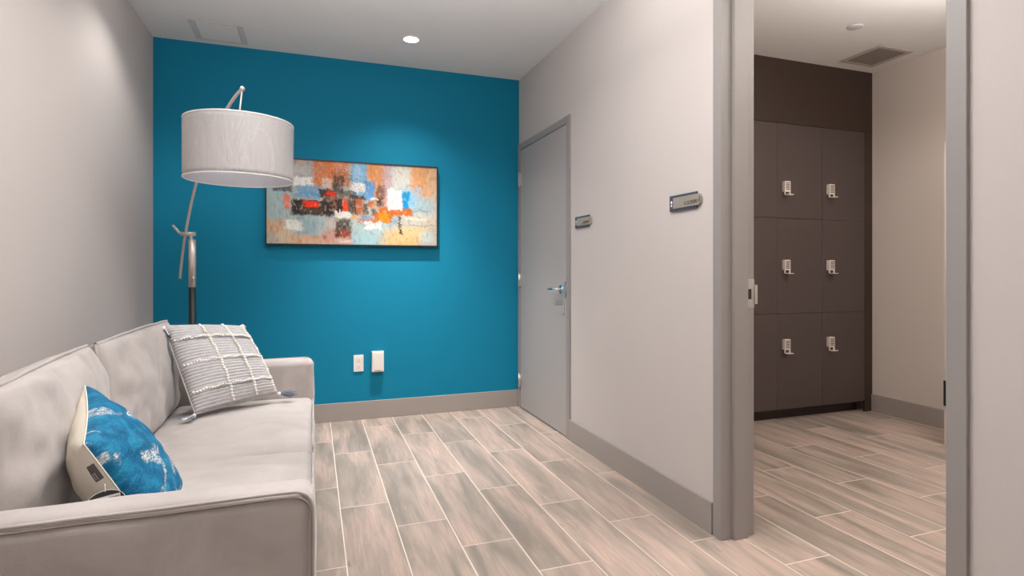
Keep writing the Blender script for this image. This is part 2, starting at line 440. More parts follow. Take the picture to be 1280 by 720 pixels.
# open doorway frame (hollow metal, double rabbet) ---------------------------
def jamb(y_face, sgn):
    """profile extruded up; y_face = edge of the face next to the opening, sgn = +1 when the wall lies toward +y"""
    pr = [(fx, 0), (fx, .052), (XR+.003, .052), (XR+.003, .02), (XW-.003, .02), (XW-.003, .052), (XW+.013, .052), (XW+.013, 0), (XW-.032, 0), (XW-.032, -.017), (XR+.044, -.017), (XR+.044, 0)]
    b = bmesh.new(); n = len(pr)
    lo = [b.verts.new((x, y_face+sgn*q, 0)) for x, q in pr]; hi = [b.verts.new((x, y_face+sgn*q, OH)) for x, q in pr]
    for i in range(n): b.faces.new((lo[i], lo[(i+1) % n], hi[(i+1) % n], hi[i]))
    b.faces.new(lo); b.faces.new(hi); return b
t2 = struct('door_2', jamb(OY1, 1), M_frame, bevel=.0015)
struct('jamb', jamb(OY0, -1), M_frame, t2, bevel=.0015)
bm = bmesh.new(); add_box(bm, (fx, OY0-.052, OH), (XW+.013, OY1+.052, OH+.05)); add_box(bm, (XR+.046, OY0, OH-.014), (XW-.032, OY1, OH)); struct('head', bm, M_frame, t2)
b = bmesh.new(); zs = 1.045
add_box(b, (XW-.030, OY1-.0025, zs-.062), (XW+.0135, OY1+.001, zs+.062))
add_box(b, (XW+.012, OY1-.006, zs-.045), (XW+.028, OY1+.001, zs+.038))
s_ = obj('strike_plate', b, M_steel, t2, bevel=.001)
b = bmesh.new(); add_box(b, (XW-.022, OY1-.0035, zs-.024), (XW-.003, OY1-.002, zs+.02)); obj('latch_hole', b, M_black, s_)

# ------------------------------------------------------------------ ceiling fixtures
def downlight(x, y, label, lit=True, power=0, size=1.9, blend=.7, col=(1, .97, .94), core=0):
    t = thing('recessed_downlight', label, 'ceiling light', (x, y, H), group=None)
    b = bmesh.new(); add_lathe(b, [(.050, -.0005), (.052, -.006), (.064, -.005), (.068, -.0005)])
    obj('trim_ring', b, M_white_plastic, t, smooth=True)
    b = bmesh.new(); add_lathe(b, [(.0005, -.0045), (.035, -.004), (.0505, -.0025)]); obj('lens', b, M_led, t, smooth=True)
    if power:
        ld = bpy.data.lights.new('downlight_beam', 'SPOT'); ld.energy = power; ld.spot_size = size; ld.spot_blend = blend
        ld.shadow_soft_size = .035; ld.color = col
        lo = bpy.data.objects.new('downlight_beam', ld); C.objects.link(lo); lo.location = (x, y, H-.012)
    if core:   # the bright centre of the reflector's beam
        ld = bpy.data.lights.new('downlight_core', 'SPOT'); ld.energy = core; ld.spot_size = 1.25; ld.spot_blend = .9
        ld.shadow_soft_size = .03; ld.color = col
        lo = bpy.data.objects.new('downlight_core', ld); C.objects.link(lo); lo.location = (x, y, H-.012)
    return t
downlight(.643, 3.912, 'small round lit downlight in the ceiling in front of the blue wall', power=95, size=1.95, blend=1, core=240)
downlight(-.60, 3.45, 'round lit downlight in the ceiling above the sofa, near the left wall', power=30, size=2.2, blend=.6)
downlight(.643, 1.6, 'unseen round lit downlight added to the ceiling over the middle of the lounge floor', power=8, size=2.7, blend=.9)  # out of view, added for the overall room light
downlight(.3, -.8, 'unseen round lit downlight added to the ceiling at the entrance end of the lounge', power=8, size=2.7, blend=.9)  # added behind the camera to help light the room
downlight(3.25, 2.3, 'round lit downlight in the locker room ceiling', power=28, size=2.6, blend=.8, col=(1, .91, .84))

# access hatch
t = thing('ceiling_access_panel', 'flush white square access hatch in the ceiling above the floor lamp', 'access panel', (-.596, 4.228, H))
b = bmesh.new()
x0, x1, y0, y1 = -.160, .166, -.158, .166
fl = [(x0, y0, x0+.038, y1), (x1-.038, y0, x1, y1), (x0+.038, y0, x1-.038, y0+.016), (x0+.038, y1-.016, x1-.038, y1)]
for a in fl: add_box(b, (a[0], a[1], -.0035), (a[2], a[3], 0))
M_panel = plain('hatch_paint', srgb(206, 205, 205), .8, var=.01)
obj('frame', b, M_panel, t, bevel=.001)
b = bmesh.new(); add_box(b, (x0+.041, y0+.019, -.0045), (x1-.041, y1-.019, 0)); obj('hatch', b, M_ceil, t, bevel=.001)
b = bmesh.new(); add_box(b, (x0+.037, y0+.015, -.001), (x1-.037, y1-.015, 0)); obj('seam', b, plain('seam_shadow', srgb(150, 148, 146), .9), t)

# vent grille in locker room ceiling
t = thing('ceiling_vent', 'square slatted air vent in the locker room ceiling near the dark lockers', 'air vent', (3.975, 3.07, H))
M_vent = plain('vent_paint', srgb(188, 178, 168), .6)
b = bmesh.new(); w, d_ = .176, .166
for a in ((-w, -d_, -w+.035, d_), (w-.035, -d_, w, d_), (-w+.035, -d_, w-.035, -d_+.03), (-w+.035, d_-.03, w-.035, d_)): add_box(b, (a[0], a[1], -.006), (a[2], a[3], 0))
obj('frame', b, M_vent, t, bevel=.002)
b = bmesh.new(); add_box(b, (-w+.035, -d_+.03, -.0008), (w-.035, d_-.03, 0)); obj('backing', b, plain('vent_dark', srgb(78, 68, 64), .8), t)
M_slat = plain('vent_slat', srgb(176, 164, 156), .5)
ns = 9
for i in range(ns):
    x = -w+.045+(2*w-.09)*i/(ns-1)
    b = bmesh.new(); v = add_box(b, (x-.006, -d_+.031, -.0052), (x+.003, d_-.031, -.0040))
    bmesh.ops.rotate(b, verts=v, cent=(x, 0, -.004), matrix=Matrix.Rotation(.35, 3, 'Y'))
    obj('slat', b, M_slat, t)
# sprinkler cover
b = bmesh.new(); add_lathe(b, [(.0005, -.008), (.040, -.0075), (.044, -.006), (.044, -.001)]); o = obj('sprinkler_cover', b, M_panel, smooth=True)
o.location = (3.36, 2.735, H); tag(o, 'small flat round cover plate on the locker room ceiling', 'sprinkler cover')

# ------------------------------------------------------------------ lockers
colx = [2.418, 2.863, 3.308, 3.753, 4.205]; rowz = [.087, .812, 1.538, 2.257]
lockz = {0: .571, 1: 1.172, 2: 1.765}
colname = ['in the column mostly hidden by the door frame', 'second column from the beige wall', 'column nearest the beige wall']
rowname = ['bottom row locker door', 'middle row locker door', 'top row locker door']
G = .0022
def make_lock(parent, x, z):
    b = bmesh.new(); y = LY
    add_box(b, (x-.027, y-.030, z-.028), (x+.027, y-.0005, z+.050))
    # bottom pull: open hook below the keypad
    add_box(b, (x-.027, y-.030, z-.050), (x-.020, y-.018, z-.028)); add_box(b, (x+.020, y-.030, z-.050), (x+.027, y-.018, z-.028))
    v = add_box(b, (x-.027, y-.062, z-.056), (x+.027, y-.022, z-.050))
    lk = part('keypad_lock', b, M_silver, parent, bevel=.0015)
    b = bmesh.new()
    for r in range(5):
        for c_ in range(2): add_box(b, (x-.019+c_*.020, y-.0325, z+.033-r*.0125), (x-.001+c_*.020, y-.0295, z+.041-r*.0125))
    part('keys', b, M_keys, lk, bevel=.0006)
for ci in range(4):
    for ri in range(3):
        xa, xb = colx[ci], colx[ci+1]; za, zb = rowz[ri], rowz[ri+1]
        if ci == 0: continue
        t = thing('locker', '', 'locker', ((xa+xb)/2, LY+.25, za), group=None)
        b = bmesh.new(); add_box(b, (xa+.0005, LY+.021, za+.0005), (xb-.0005, LY+.55, zb-.0005)); part('carcass', b, M_toe, t)
        b = bmesh.new(); add_box(b, (xa+G/2, LY, za+G/2), (xb-G/2, LY+.019, zb-G/2)); dr = part('door', b, M_lock_door, t, bevel=.0012)
        make_lock(dr, xa+.070, lockz[ri])
        pos = ['partly hidden by the door frame', 'second from the beige wall', 'beside the beige wall'][ci-1]
        t['label'] = f"dark brown {['bottom', 'middle', 'top'][ri]} row locker with silver keypad lock, {pos}"
t = thing('locker_surround', 'dark brown laminate fascia and filler panels framing the bank of lockers', 'cabinet panel', (3.3, LY+.1, 0))
b = bmesh.new(); add_box(b, (XW+.004, LY+.001, 2.2595), (LX, LY+.02, H)); part('fascia', b, M_lock_sur, t)
b = bmesh.new(); add_box(b, (4.2075, LY+.001, 0), (LX, LY+.02, 2.2590)); part('filler', b, M_lock_sur, t)
b = bmesh.new(); add_box(b, (XW+.004, LY+.075, 0), (4.2075, LY+.09, .086)); part('toe_kick', b, M_toe, t)

# sliver of a partition with a black hinge seen past the right jamb
t = thing('partition_post', 'beige post with a low black hinge, just visible past the right door jamb', 'post', (3.90, 2.51, 0))
b = bmesh.new(); add_box(b, (3.892, 2.49, 0), (3.97, 2.53, 1.98)); part('post', b, M_wall_locker, t, bevel=.002)
b = bmesh.new(); add_box(b, (3.8815, 2.50, .26), (3.8915, 2.528, .425)); part('hinge', b, M_black, t, bevel=.002)

# ------------------------------------------------------------------ wall signs
def wall_sign(y_left, z0, z1, word, label, w=.236):
    t = thing('wall_sign', label, 'sign', (XR, y_left-w/2, z0)); x = XR; h = z1-z0
    b = bmesh.new(); f1, f2, bar = .032, w*.86, h*.16
    add_box(b, (x-.010, y_left-f1, z0), (x-.0005, y_left, z1))
    add_box(b, (x-.010, y_left-f2, z0), (x-.0005, y_left-f1, z0+bar)); add_box(b, (x-.010, y_left-f2, z1-bar), (x-.0005, y_left-f1, z1))
    part('backing_plate', b, M_slate, t, bevel=.0008)
    # insert with a round right end
    b = bmesh.new(); zc = (z0+z1)/2; hh = h/2-bar*.98; ring = [(y_left-f1-.0005, zc-hh), ]
    ya = y_left-w*.90
    for k in range(-8, 9):
        a = k/8*1.15; ring.append((ya-(w*.10)*math.cos(a)/1+.0*a, zc+hh*math.sin(a)/math.sin(1.15)))
    ring.append((y_left-f1-.0005, zc+hh))
    lo = [b.verts.new((x-.0135, *p)) for p in ring]; hi = [b.verts.new((x-.001, *p)) for p in ring]
    b.faces.new(lo); b.faces.new(hi)
    for i in range(len(ring)):
        f = b.faces.new((lo[i], lo[(i+1) % len(ring)], hi[(i+1) % len(ring)], hi[i]))
    ins = part('insert', b, M_signface, t)
    b = bmesh.new(); add_box(b, (x-.016, y_left-w*.985, zc-hh*.45), (x-.001, y_left-w*.965-.004*0, zc+hh*.45)); part('end_clip', b, M_signedge, t)
    text_mesh(word, h*.32, M_signtext, ins, (x-.0142, y_left-w*.50, zc-h*.21), (0, -1, 0), (0, 0, 1))
    b = bmesh.new()  # small white pictogram: drop-shaped head above a short bar
    add_ball(b, (x-.0102, y_left-f1*.5, zc+h*.08), h*.10, 10, (.08, .9, 1)); add_box(b, (x-.0108, y_left-f1*.5-h*.055, zc-h*.20), (x-.010, y_left-f1*.5+h*.055, zc-h*.06))
    part('pictogram', b, M_white, t)
wall_sign(2.322, 1.428, 1.503, 'LOCKERS', 'grey and slate-blue LOCKERS wall sign beside the open doorway')
wall_sign(3.366, 1.420, 1.493, 'LOCKER', 'grey and slate-blue wall sign right beside the closed grey door', w=.226)

# ------------------------------------------------------------------ outlets on blue wall
t = thing('wall_outlet', 'white duplex outlet plate on the blue wall, left of the box', 'outlet', (.331, YB, .431))
b = bmesh.new(); add_box(b, (.294, YB-.008, .367), (.368, YB-.0005, .494)); part('plate', b, M_white_plastic, t, bevel=.003)

for z in (.458, .404):
    b = bmesh.new(); add_box(b, (.315, YB-.0095, z-.017), (.347, YB-.0075, z+.017)); rc = part('receptacle', b, M_white_plastic, t, bevel=.002)
    for a in ((.3225, -.004, .3245, .008), (.3365, -.004, .3385, .006), (.3285, -.013, .3325, -.009)):
        b = bmesh.new(); add_box(b, (a[0], YB-.0102, z+a[1]), (a[2], YB-.0094, z+a[3])); part('slot', b, M_darkslot, rc)
t = thing('wall_box', 'larger white plastic box on the blue wall, right of the outlet', 'wall box', (.473, YB, .44))
b = bmesh.new(); add_box(b, (.428, YB-.040, .362), (.518, YB-.0005, .518)); part('housing', b, M_white_plastic, t, bevel=.004)
b = bmesh.new(); add_box(b, (.434, YB-.0425, .376), (.512, YB-.0395, .506)); part('cover', b, M_white_plastic, t, bevel=.002)
b = bmesh.new(); add_box(b, (.448, YB-.0420, .366), (.497, YB-.0395, .3735)); part('lens', b, M_amber, t)

# ------------------------------------------------------------------ painting
def painting():
    t = thing('framed_painting', 'wide abstract painting in a thin black frame on the blue wall', 'painting', (.308, YB, 1.329))
    x0, x1, z0, z1 = -.323, .939, 1.329, 1.965; D = .042
    b = bmesh.new(); fw = .009
    add_box(b, (x0, YB-D, z0), (x0+fw, YB-.001, z1)); add_box(b, (x1-fw, YB-D, z0), (x1, YB-.001, z1))
    add_box(b, (x0+fw, YB-D, z0), (x1-fw, YB-.001, z0+fw)); add_box(b, (x0+fw, YB-D, z1-fw), (x1-fw, YB-.001, z1))
    part('frame', b, M_black, t)
    x0 += fw; x1 -= fw; z0 += fw; z1 -= fw
    nx, nz = 380, 190; b = bmesh.new(); cl = b.verts.layers.float_color.new('paint')
    # patches in (u left->right, v top->bottom, half w, half h, colour, strength, roughness of edge)
    S = lambda *c: Vector(srgb(*c)[:3])
    P = [  # broad grounds
     (.10,.12,.16,.22,S(196,150,120),.9,.5),(.20,.18,.09,.22,S(150,176,190),.6,.5),(.31,.15,.07,.26,S(196,112,62),.9,.4),(.40,.12,.07,.20,S(206,118,72),.85,.4),
     (.63,.25,.06,.32,S(190,130,86),.9,.3),(.60,.10,.05,.16,S(198,140,100),.8,.4),(.70,.22,.05,.35,S(176,150,160),.7,.4),(.78,.15,.07,.24,S(196,196,188),.8,.4),
     (.90,.18,.08,.30,S(204,144,96),.9,.5),(.97,.10,.04,.3,S(206,152,108),.9,.4),(.97,.40,.04,.5,S(196,176,156),.6,.5),
     (.06,.50,.08,.30,S(150,178,182),.8,.5),(.05,.80,.06,.10,S(206,158,118),.7,.5),(.13,.92,.10,.10,S(214,190,160),.6,.5),(.24,.78,.12,.20,S(140,170,178),.8,.5),(.33,.72,.06,.25,S(176,186,184),.8,.5),
     (.24,.95,.14,.07,S(206,160,128),.8,.5),(.36,.90,.06,.10,S(196,140,124),.8,.5),(.43,.95,.06,.07,S(196,132,112),.8,.4),(.55,.92,.09,.12,S(158,196,204),.9,.4),(.60,.82,.14,.12,S(168,190,192),.9,.5),
     (.78,.92,.13,.12,S(214,176,124),.9,.4),(.84,.85,.12,.10,S(216,188,144),.8,.5),(.90,.66,.12,.12,S(196,190,176),.8,.5),(.90,.50,.10,.13,S(160,182,190),.8,.4),(.93,.90,.05,.07,S(186,206,210),.7,.5),
     (.83,.40,.09,.16,S(150,182,196),.7,.4),
     # blues
     (.25,.36,.10,.07,S(110,156,186),.9,.4),(.22,.42,.09,.04,S(96,146,182),.8,.4),(.52,.18,.05,.24,S(134,176,204),.95,.25),(.51,.10,.025,.12,S(170,196,212),.7,.4),(.58,.33,.035,.14,S(88,142,186),.9,.3),(.54,.42,.05,.05,S(128,166,194),.8,.4),
     (.805,.43,.022,.12,S(22,134,180),.98,.2),(.84,.40,.02,.12,S(120,176,206),.7,.4),(.56,.675,.03,.03,S(104,150,190),.8,.3),(.735,.70,.016,.035,S(118,164,188),.9,.3),(.09,.38,.07,.03,S(150,190,206),.6,.4),
     # salmon
     (.11,.50,.018,.10,S(214,128,108),.9,.3),
     (.36,.53,.06,.12,S(120,80,58),.95,.3),(.47,.50,.09,.10,S(150,98,70),.8,.4),
     # dark band of blocks
     (.09,.345,.065,.045,S(74,58,50),.95,.4),(.33,.385,.045,.055,S(60,38,32),.97,.25),(.40,.27,.038,.115,S(44,34,30),.96,.35),(.44,.38,.08,.05,S(60,50,48),.85,.4),(.51,.42,.05,.035,S(56,46,44),.9,.3),
     (.25,.56,.125,.105,S(48,34,28),.98,.2),(.16,.55,.03,.08,S(22,18,18),.95,.3),(.35,.60,.03,.075,S(24,20,20),.9,.4),(.245,.60,.06,.03,S(96,66,50),.7,.5),
     (.245,.52,.045,.042,S(226,78,40),.97,.25),(.355,.385,.032,.028,S(222,70,38),.95,.3),(.405,.53,.022,.10,S(30,22,20),.97,.25),(.437,.55,.016,.09,S(218,82,46),.95,.3),(.48,.54,.03,.10,S(58,42,36),.95,.35),
     (.52,.54,.02,.11,S(170,96,62),.9,.3),(.558,.56,.02,.10,S(66,44,36),.9,.4),(.585,.50,.015,.05,S(170,104,74),.9,.3),(.61,.59,.022,.06,S(56,40,36),.85,.5),(.645,.38,.03,.14,S(92,70,58),.9,.4),(.645,.48,.022,.07,S(40,32,30),.85,.4),
     (.74,.58,.115,.055,S(182,104,62),.98,.2),(.66,.66,.06,.07,S(186,108,62),.97,.25),(.67,.66,.035,.06,S(224,152,66),.75,.5),(.56,.70,.06,.03,S(196,120,84),.7,.4),(.49,.66,.012,.03,S(226,158,84),.8,.4),
     (.425,.80,.052,.12,S(54,40,34),.95,.45),(.43,.88,.05,.06,S(150,72,54),.8,.5),(.395,.84,.02,.08,S(40,30,28),.7,.5),(.765,.70,.009,.07,S(70,56,50),.9,.3),(.770,.82,.006,.06,S(40,40,42),.95,.3),(.32,.92,.010,.02,S(120,40,60),.8,.4),
     (.41,.95,.045,.04,S(196,184,178),.7,.6),(.36,.74,.03,.06,S(196,170,158),.6,.5),
     # whites
     (.195,.25,.07,.055,S(228,226,224),.97,.3),(.17,.12,.05,.06,S(196,196,190),.6,.5),(.335,.26,.030,.07,S(208,196,186),.85,.5),(.51,.30,.052,.055,S(226,222,218),.97,.3),
     (.735,.43,.048,.14,S(232,230,226),.98,.15),(.422,.635,.050,.045,S(226,222,216),.98,.15),(.15,.78,.052,.07,S(232,228,222),.98,.35),(.60,.76,.055,.055,S(234,232,228),.97,.35),(.61,.435,.03,.012,S(230,226,220),.9,.4),
     (.87,.67,.07,.02,S(220,214,204),.8,.5),(.88,.56,.09,.008,S(96,92,88),.6,.3),(.90,.745,.10,.007,S(110,96,60),.65,.3),(.44,.97,.05,.012,S(228,220,214),.7,.6),
    ]
    verts = []
    for j in range(nz+1):
        row = []
        for i in range(nx+1):
            u, v = i/nx, j/nz
            w = Vector((u*26, v*13, 1.7))
            ju = u+.010*noise.noise(w*1.1)+.004*noise.noise(w*3.7); jv = v+.020*noise.noise(w*1.1+Vector((9, 0, 0)))+.008*noise.noise(w*3.3+Vector((4, 4, 0)))
            vs_ = noise.noise(Vector((u*170, v*6, 3))); hs_ = noise.noise(Vector((u*6, v*110, 6)))
            jv += .020*vs_; ju += .010*hs_
            col = S(178, 176, 168) + Vector((1, 1, 1))*.08*noise.noise(w*.5)
            for (pu, pv, hw, hh, cc, st, rg) in P:
                du = abs(ju-pu)/hw; dv = abs(jv-pv)/hh; dd = max(du, dv)
                if dd > 1.25: continue
                e = (1.0+rg*.5*noise.noise(w*2.6+cc*9) - dd)/(.10+.55*rg)
                k = max(0, min(1, e))
                if rg >= .35: k *= .72+.45*noise.noise(Vector((u*150, v*26, pu*9)))+.15
                k = max(0, min(1, k))*st
                col = col.lerp(cc, k)
            # brush texture and scratches
            br = noise.noise(Vector((u*210, v*14, 5)))*.17 + noise.noise(Vector((u*46, v*150, 8)))*.11
            col = col*(1+br)
            g_ = sum(col)/3; col = col + (col-Vector((g_, g_, g_)))*.25
            fx_ = noise.noise(Vector((u*60, v*18, 21))); 
            if fx_ > .22: col = col.lerp(S(206, 184, 164), min(.30, (fx_-.22)*1.6))
            if fx_ < -.25: col = col.lerp(S(120, 86, 66), min(.25, (-.25-fx_)*1.5))
            # speckles of dark on the pale patches
            if (abs(u-.725) < .03 and abs(v-.44) < .08) or (abs(u-.51) < .06 and abs(v-.25) < .10) or (abs(u-.57) < .06 and abs(v-.72) < .05):
                if noise.noise(Vector((u*190, v*95, 2))) > .28: col = col.lerp(S(66, 66, 66), .75)
            if .36 < u < .48 and .08 < v < .30 and noise.noise(Vector((u*190, v*90, 12))) > .15: col = col.lerp(S(62, 46, 38), .8)
            vt = b.verts.new((x0+(x1-x0)*u, YB-.036+.0006*br*8, z1-(z1-z0)*v)); vt[cl] = (*[max(0, c*.86) for c in col], 1); row.append(vt)
        verts.append(row)
    for j in range(nz):
        for i in range(nx):
            b.faces.new((verts[j][i], verts[j+1][i], verts[j+1][i+1], verts[j][i+1])).smooth = True
    m = N('abstract_oil_paint'); a = m.n('ShaderNodeAttribute', attribute_name='paint'); m.l(a.outputs['Color'], m.b.inputs['Base Color'])
    m.b.inputs['Roughness'].default_value = .5; m.b.inputs['Specular IOR Level'].default_value = .3
    m.bump(m.noise(m.coord('Object', (60, 1, 160)), 2, 3), .15, .002)
    part('canvas', b, m.m, t)
    b = bmesh.new(); add_box(b, (x0, YB-.034, z0), (x1, YB-.002, z1)); part('backing', b, M_gap, t)
painting()

# ------------------------------------------------------------------ sofa
def sofa():
    root = thing('sofa', 'long beige-grey suede sofa with piped edges against the left wall', 'sofa', (-.5, 2.57, 0))
    P_ = lambda n, b, m=M_sofa, r=None, **k: part(n, b, m, r or root, smooth=True, **k)
    ya, yb_, yc, yd = 1.46, 1.575, 3.565, 3.68; AZ = .61
    P_('base', soft_box((-.96, ya+.03, .07), (-.012, yd-.03, .30), .02, wr=.002))
    P_('back_frame', soft_box((-1.012, ya+.01, .08), (-.84, yd-.01, .70), .03, (4, 20, 8), (.0, 0, 0), .003))
    for k, (y0, y1, sd) in enumerate(((ya, yb_, -1), (yc, yd, 1))):
        a = P_('arm', soft_box((-1.0, y0, .06), (.004, y1, AZ), .036, (26, 6, 16), (.004, .004, .008), .0045, 3+k*5, 6))
        yo = y0+.010 if sd < 0 else y1-.010
        pts = []
        rr = .045
        for i in range(24): pts.append((-.98+(.98-rr)*i/23, yo-.002*sd*0, AZ-.004))
        for i in range(1, 8): q = i/8*PI/2; pts.append((-rr+.001+rr*math.sin(q), yo, AZ-.004-rr+rr*math.cos(q)))
        for i in range(14): pts.append((.001, yo, AZ-.004-rr-(AZ-rr-.09)*i/13))
        pts = [Vector(p)+Vector((0, 0, .0035*noise.noise(Vector(p)*6))) for p in pts]
        off = .004*sd
        b = bmesh.new(); add_tube(b, [p+Vector((0, off, .002)) for p in pts], .0045, 8); part('piping', b, M_sofa, a)
        b = bmesh.new(); add_tube(b, [p+Vector((-.003, off*2.0, -.009)) for p in pts], .003, 6); part('seam', b, M_piping, a)
    ym = 2.535
    for k, (y0, y1) in enumerate(((yb_+.002, ym-.001), (ym+.001, yc-.002))):
        def mk():
            bm = soft_box((-.72, y0, .235), (.006, y1, .395), .045, (24, 30, 5), (.004, .0, .030), .006, 11+7*k, 4)
            return bm
        s = P_('seat_cushion', mk())
        b = bmesh.new()
        pts = [(.001, y0+.03+(y1-y0-.06)*i/20, .382+.016*(1-abs(2*i/20-1)**2.4)) for i in range(21)]
        add_tube(b, pts, .0035, 6); part('piping', b, M_sofa, s)
    # back cushions: plump knife-edge pillows leaning on the back
    def back(K, T, seed, cid):
        pin = -.015
        b = pillow(K, 52, T, pin, .30, .012, seed, back=.5)
        o = P_('back_cushion', b, [M_sofa, M_sofa])
        e = pillow_edge(K, pin, 1.0, 24)
        ctr = sum((Vector(k) for k in K), Vector())/4
        b = bmesh.new()
        pts = [p+(p-ctr).normalized()*.006+Vector((0, 0, .004*noise.noise(p*9+Vector((seed, 0, 0))))) for p in e]
        add_tube(b, pts, .0065, 8, cap=False); part('piping', b, M_sofa, o)
        return o
    # K: A top-near, B top-far, C bottom-far, D bottom-near seen from +x
    back([(-.700, 1.57, .866), (-.800, 2.52, .862), (-.715, 2.53, .395), (-.70, 1.60, .395)], .165, 2, 0)
    back([(-.790, 2.590, .858), (-.752, 3.52, .866), (-.72, 3.56, .395), (-.72, 2.56, .395)], .150, 9, 1)
    for x in (-.93, -.08):
        for y in (1.55, 3.59):
            b = bmesh.new(); add_box(b, (x-.025, y-.025, 0), (x+.025, y+.025, .075)); part('leg', b, M_leg, root, bevel=.003)
    return root
sofa()

# ------------------------------------------------------------------ blue throw pillow
def blue_pillow():
    A, B, D = Vector((-.665, 2.085, .79)), Vector((-.542, 1.690, .712)), Vector((-.405, 2.06, .438)); Cc = Vector((-.375, 1.68, .425))
    # order so that the velvet front faces the room
    K = [A, B, Cc, D]
    root = thing('throw_pillow', 'distressed blue velvet throw pillow with cream back, propped at the near end of the sofa', 'pillow', (-.45, 1.88, .43))
    b = pillow(K, 84, .085, .07, .42, .008, 4, back=1.35)
    part('cover', b, [M_velvet, M_cream], root)
    b = bmesh.new(); e = pillow_edge(K, .07, 1.0, 24); add_tube(b, e, .0022, 6, cap=False); part('seam', b, M_cream, root)
    return root, K
bp, BK = blue_pillow()

# ------------------------------------------------------------------ grey woven pillow
def grey_pillow():
    TL, TR, BR, BL = Vector((-.738, 3.40, .853)), Vector((-.377, 3.535, .826)), Vector((-.19, 3.46, .445)), Vector((-.555, 3.19, .425))
    cp = Vector((0, 0, 1.15)); TL, TR, BR, BL = [cp+(q-cp)*.972 for q in (TL, TR, BR, BL)]
    K = [TL, TR, BR, BL]
    root = thing('throw_pillow', 'light grey woven throw pillow with bobble grid and tassels, far end of sofa', 'pillow', (-.45, 3.4, .43))
    # front must face the camera side (-y,+x)
    n = ((TR-TL)+(BR-BL)).cross((BL-TL)+(BR-TR))
    side = 1 if n.dot(Vector((.3, -1, .2))) > 0 else -1
    if side < 0: K = [TR, TL, BL, BR]
    T, pin, p = .105, .0, .40
    b = pillow(K, 72, T, pin, p, .004, 6, back=.55)
    part('cover', b, [M_knit, M_knit_back], root)
    fs = (lambda s: s) if side > 0 else (lambda s: -s)
    b = bmesh.new(); rnd = random.Random(3)
    def bob(s, t, r):
        q = pillow_point([Vector(k) for k in K], fs(s), t, 1, T, pin, p)
        q2 = pillow_point([Vector(k) for k in K], fs(s), t, 1, T+.006, pin, p)
        add_ball(b, q+(q2-q).normalized()*.002, r, 6, (1.25, 1, 1))
    for s0 in (-.22, .36, .90):
        for i in range(31):
            t = -.93+1.86*i/30; bob(s0+.012*math.sin(i*1.3)+.02*t, t, .0078*rnd.uniform(.85, 1.1))
    for t0 in (-.58, 0.0, .60):
        for i in range(33):
            s = -.95+1.88*i/32
            if rnd.random() < .93: bob(s, t0+.012*math.sin(i*1.1), .0074*rnd.uniform(.8, 1.1))
    part('bobble_rows', b, M_bobble, root)
    b = bmesh.new()
    for t0 in (-.53, .05, .65):   # dark stitched yarn next to the bobble rows
        pts = []
        for i in range(40):
            s = -.92+1.84*i/39; q = pillow_point([Vector(k) for k in K], fs(s), t0+.012*math.sin(i*2.2), 1, T+.0015, pin, p); pts.append(q)
        add_tube(b, pts, .0022, 5)
    part('stitching', b, M_yarn_dark, root)
    b = bmesh.new(); add_tube(b, pillow_edge(K, pin, 1.0, 24), .0045, 6, cap=False); part('piping', b, M_knit_back, root)
    ctr = sum(K, Vector())/4
    for c_, dirn in ((TL+Vector((.008, -.03, -.004)), Vector((.16, -.35, -.9))), (TR, Vector((-.3, .9, -.5))), (BR, Vector((.9, .25, -.12))), (BL, Vector((-.35, -.75, -.35)))):
        b = bmesh.new(); d0 = (c_-ctr).normalized(); base = c_+d0*.004
        add_ball(b, base+dirn.normalized()*.008, .011, 8, mi=0)
        for i in range(26):
            v = dirn.normalized()+Vector((rnd.uniform(-.45, .45), rnd.uniform(-.45, .45), rnd.uniform(-.45, .45)))
            L = rnd.uniform(.055, .078); pts = []
            for k in range(5):
                q = k/4; w = base+v*L*q+Vector((rnd.uniform(-1, 1), rnd.uniform(-1, 1), rnd.uniform(-1, 1)))*.004*q
                w.z = max(w.z - .006*q*q, .442 if c_.z < .6 else 0); pts.append(w)
            add_tube(b, pts, .0030, 5, mi=rnd.choice((0, 1, 1, 1)))
        part('tassel', b, [M_bobble, M_yarn_dark], root)
grey_pillow()

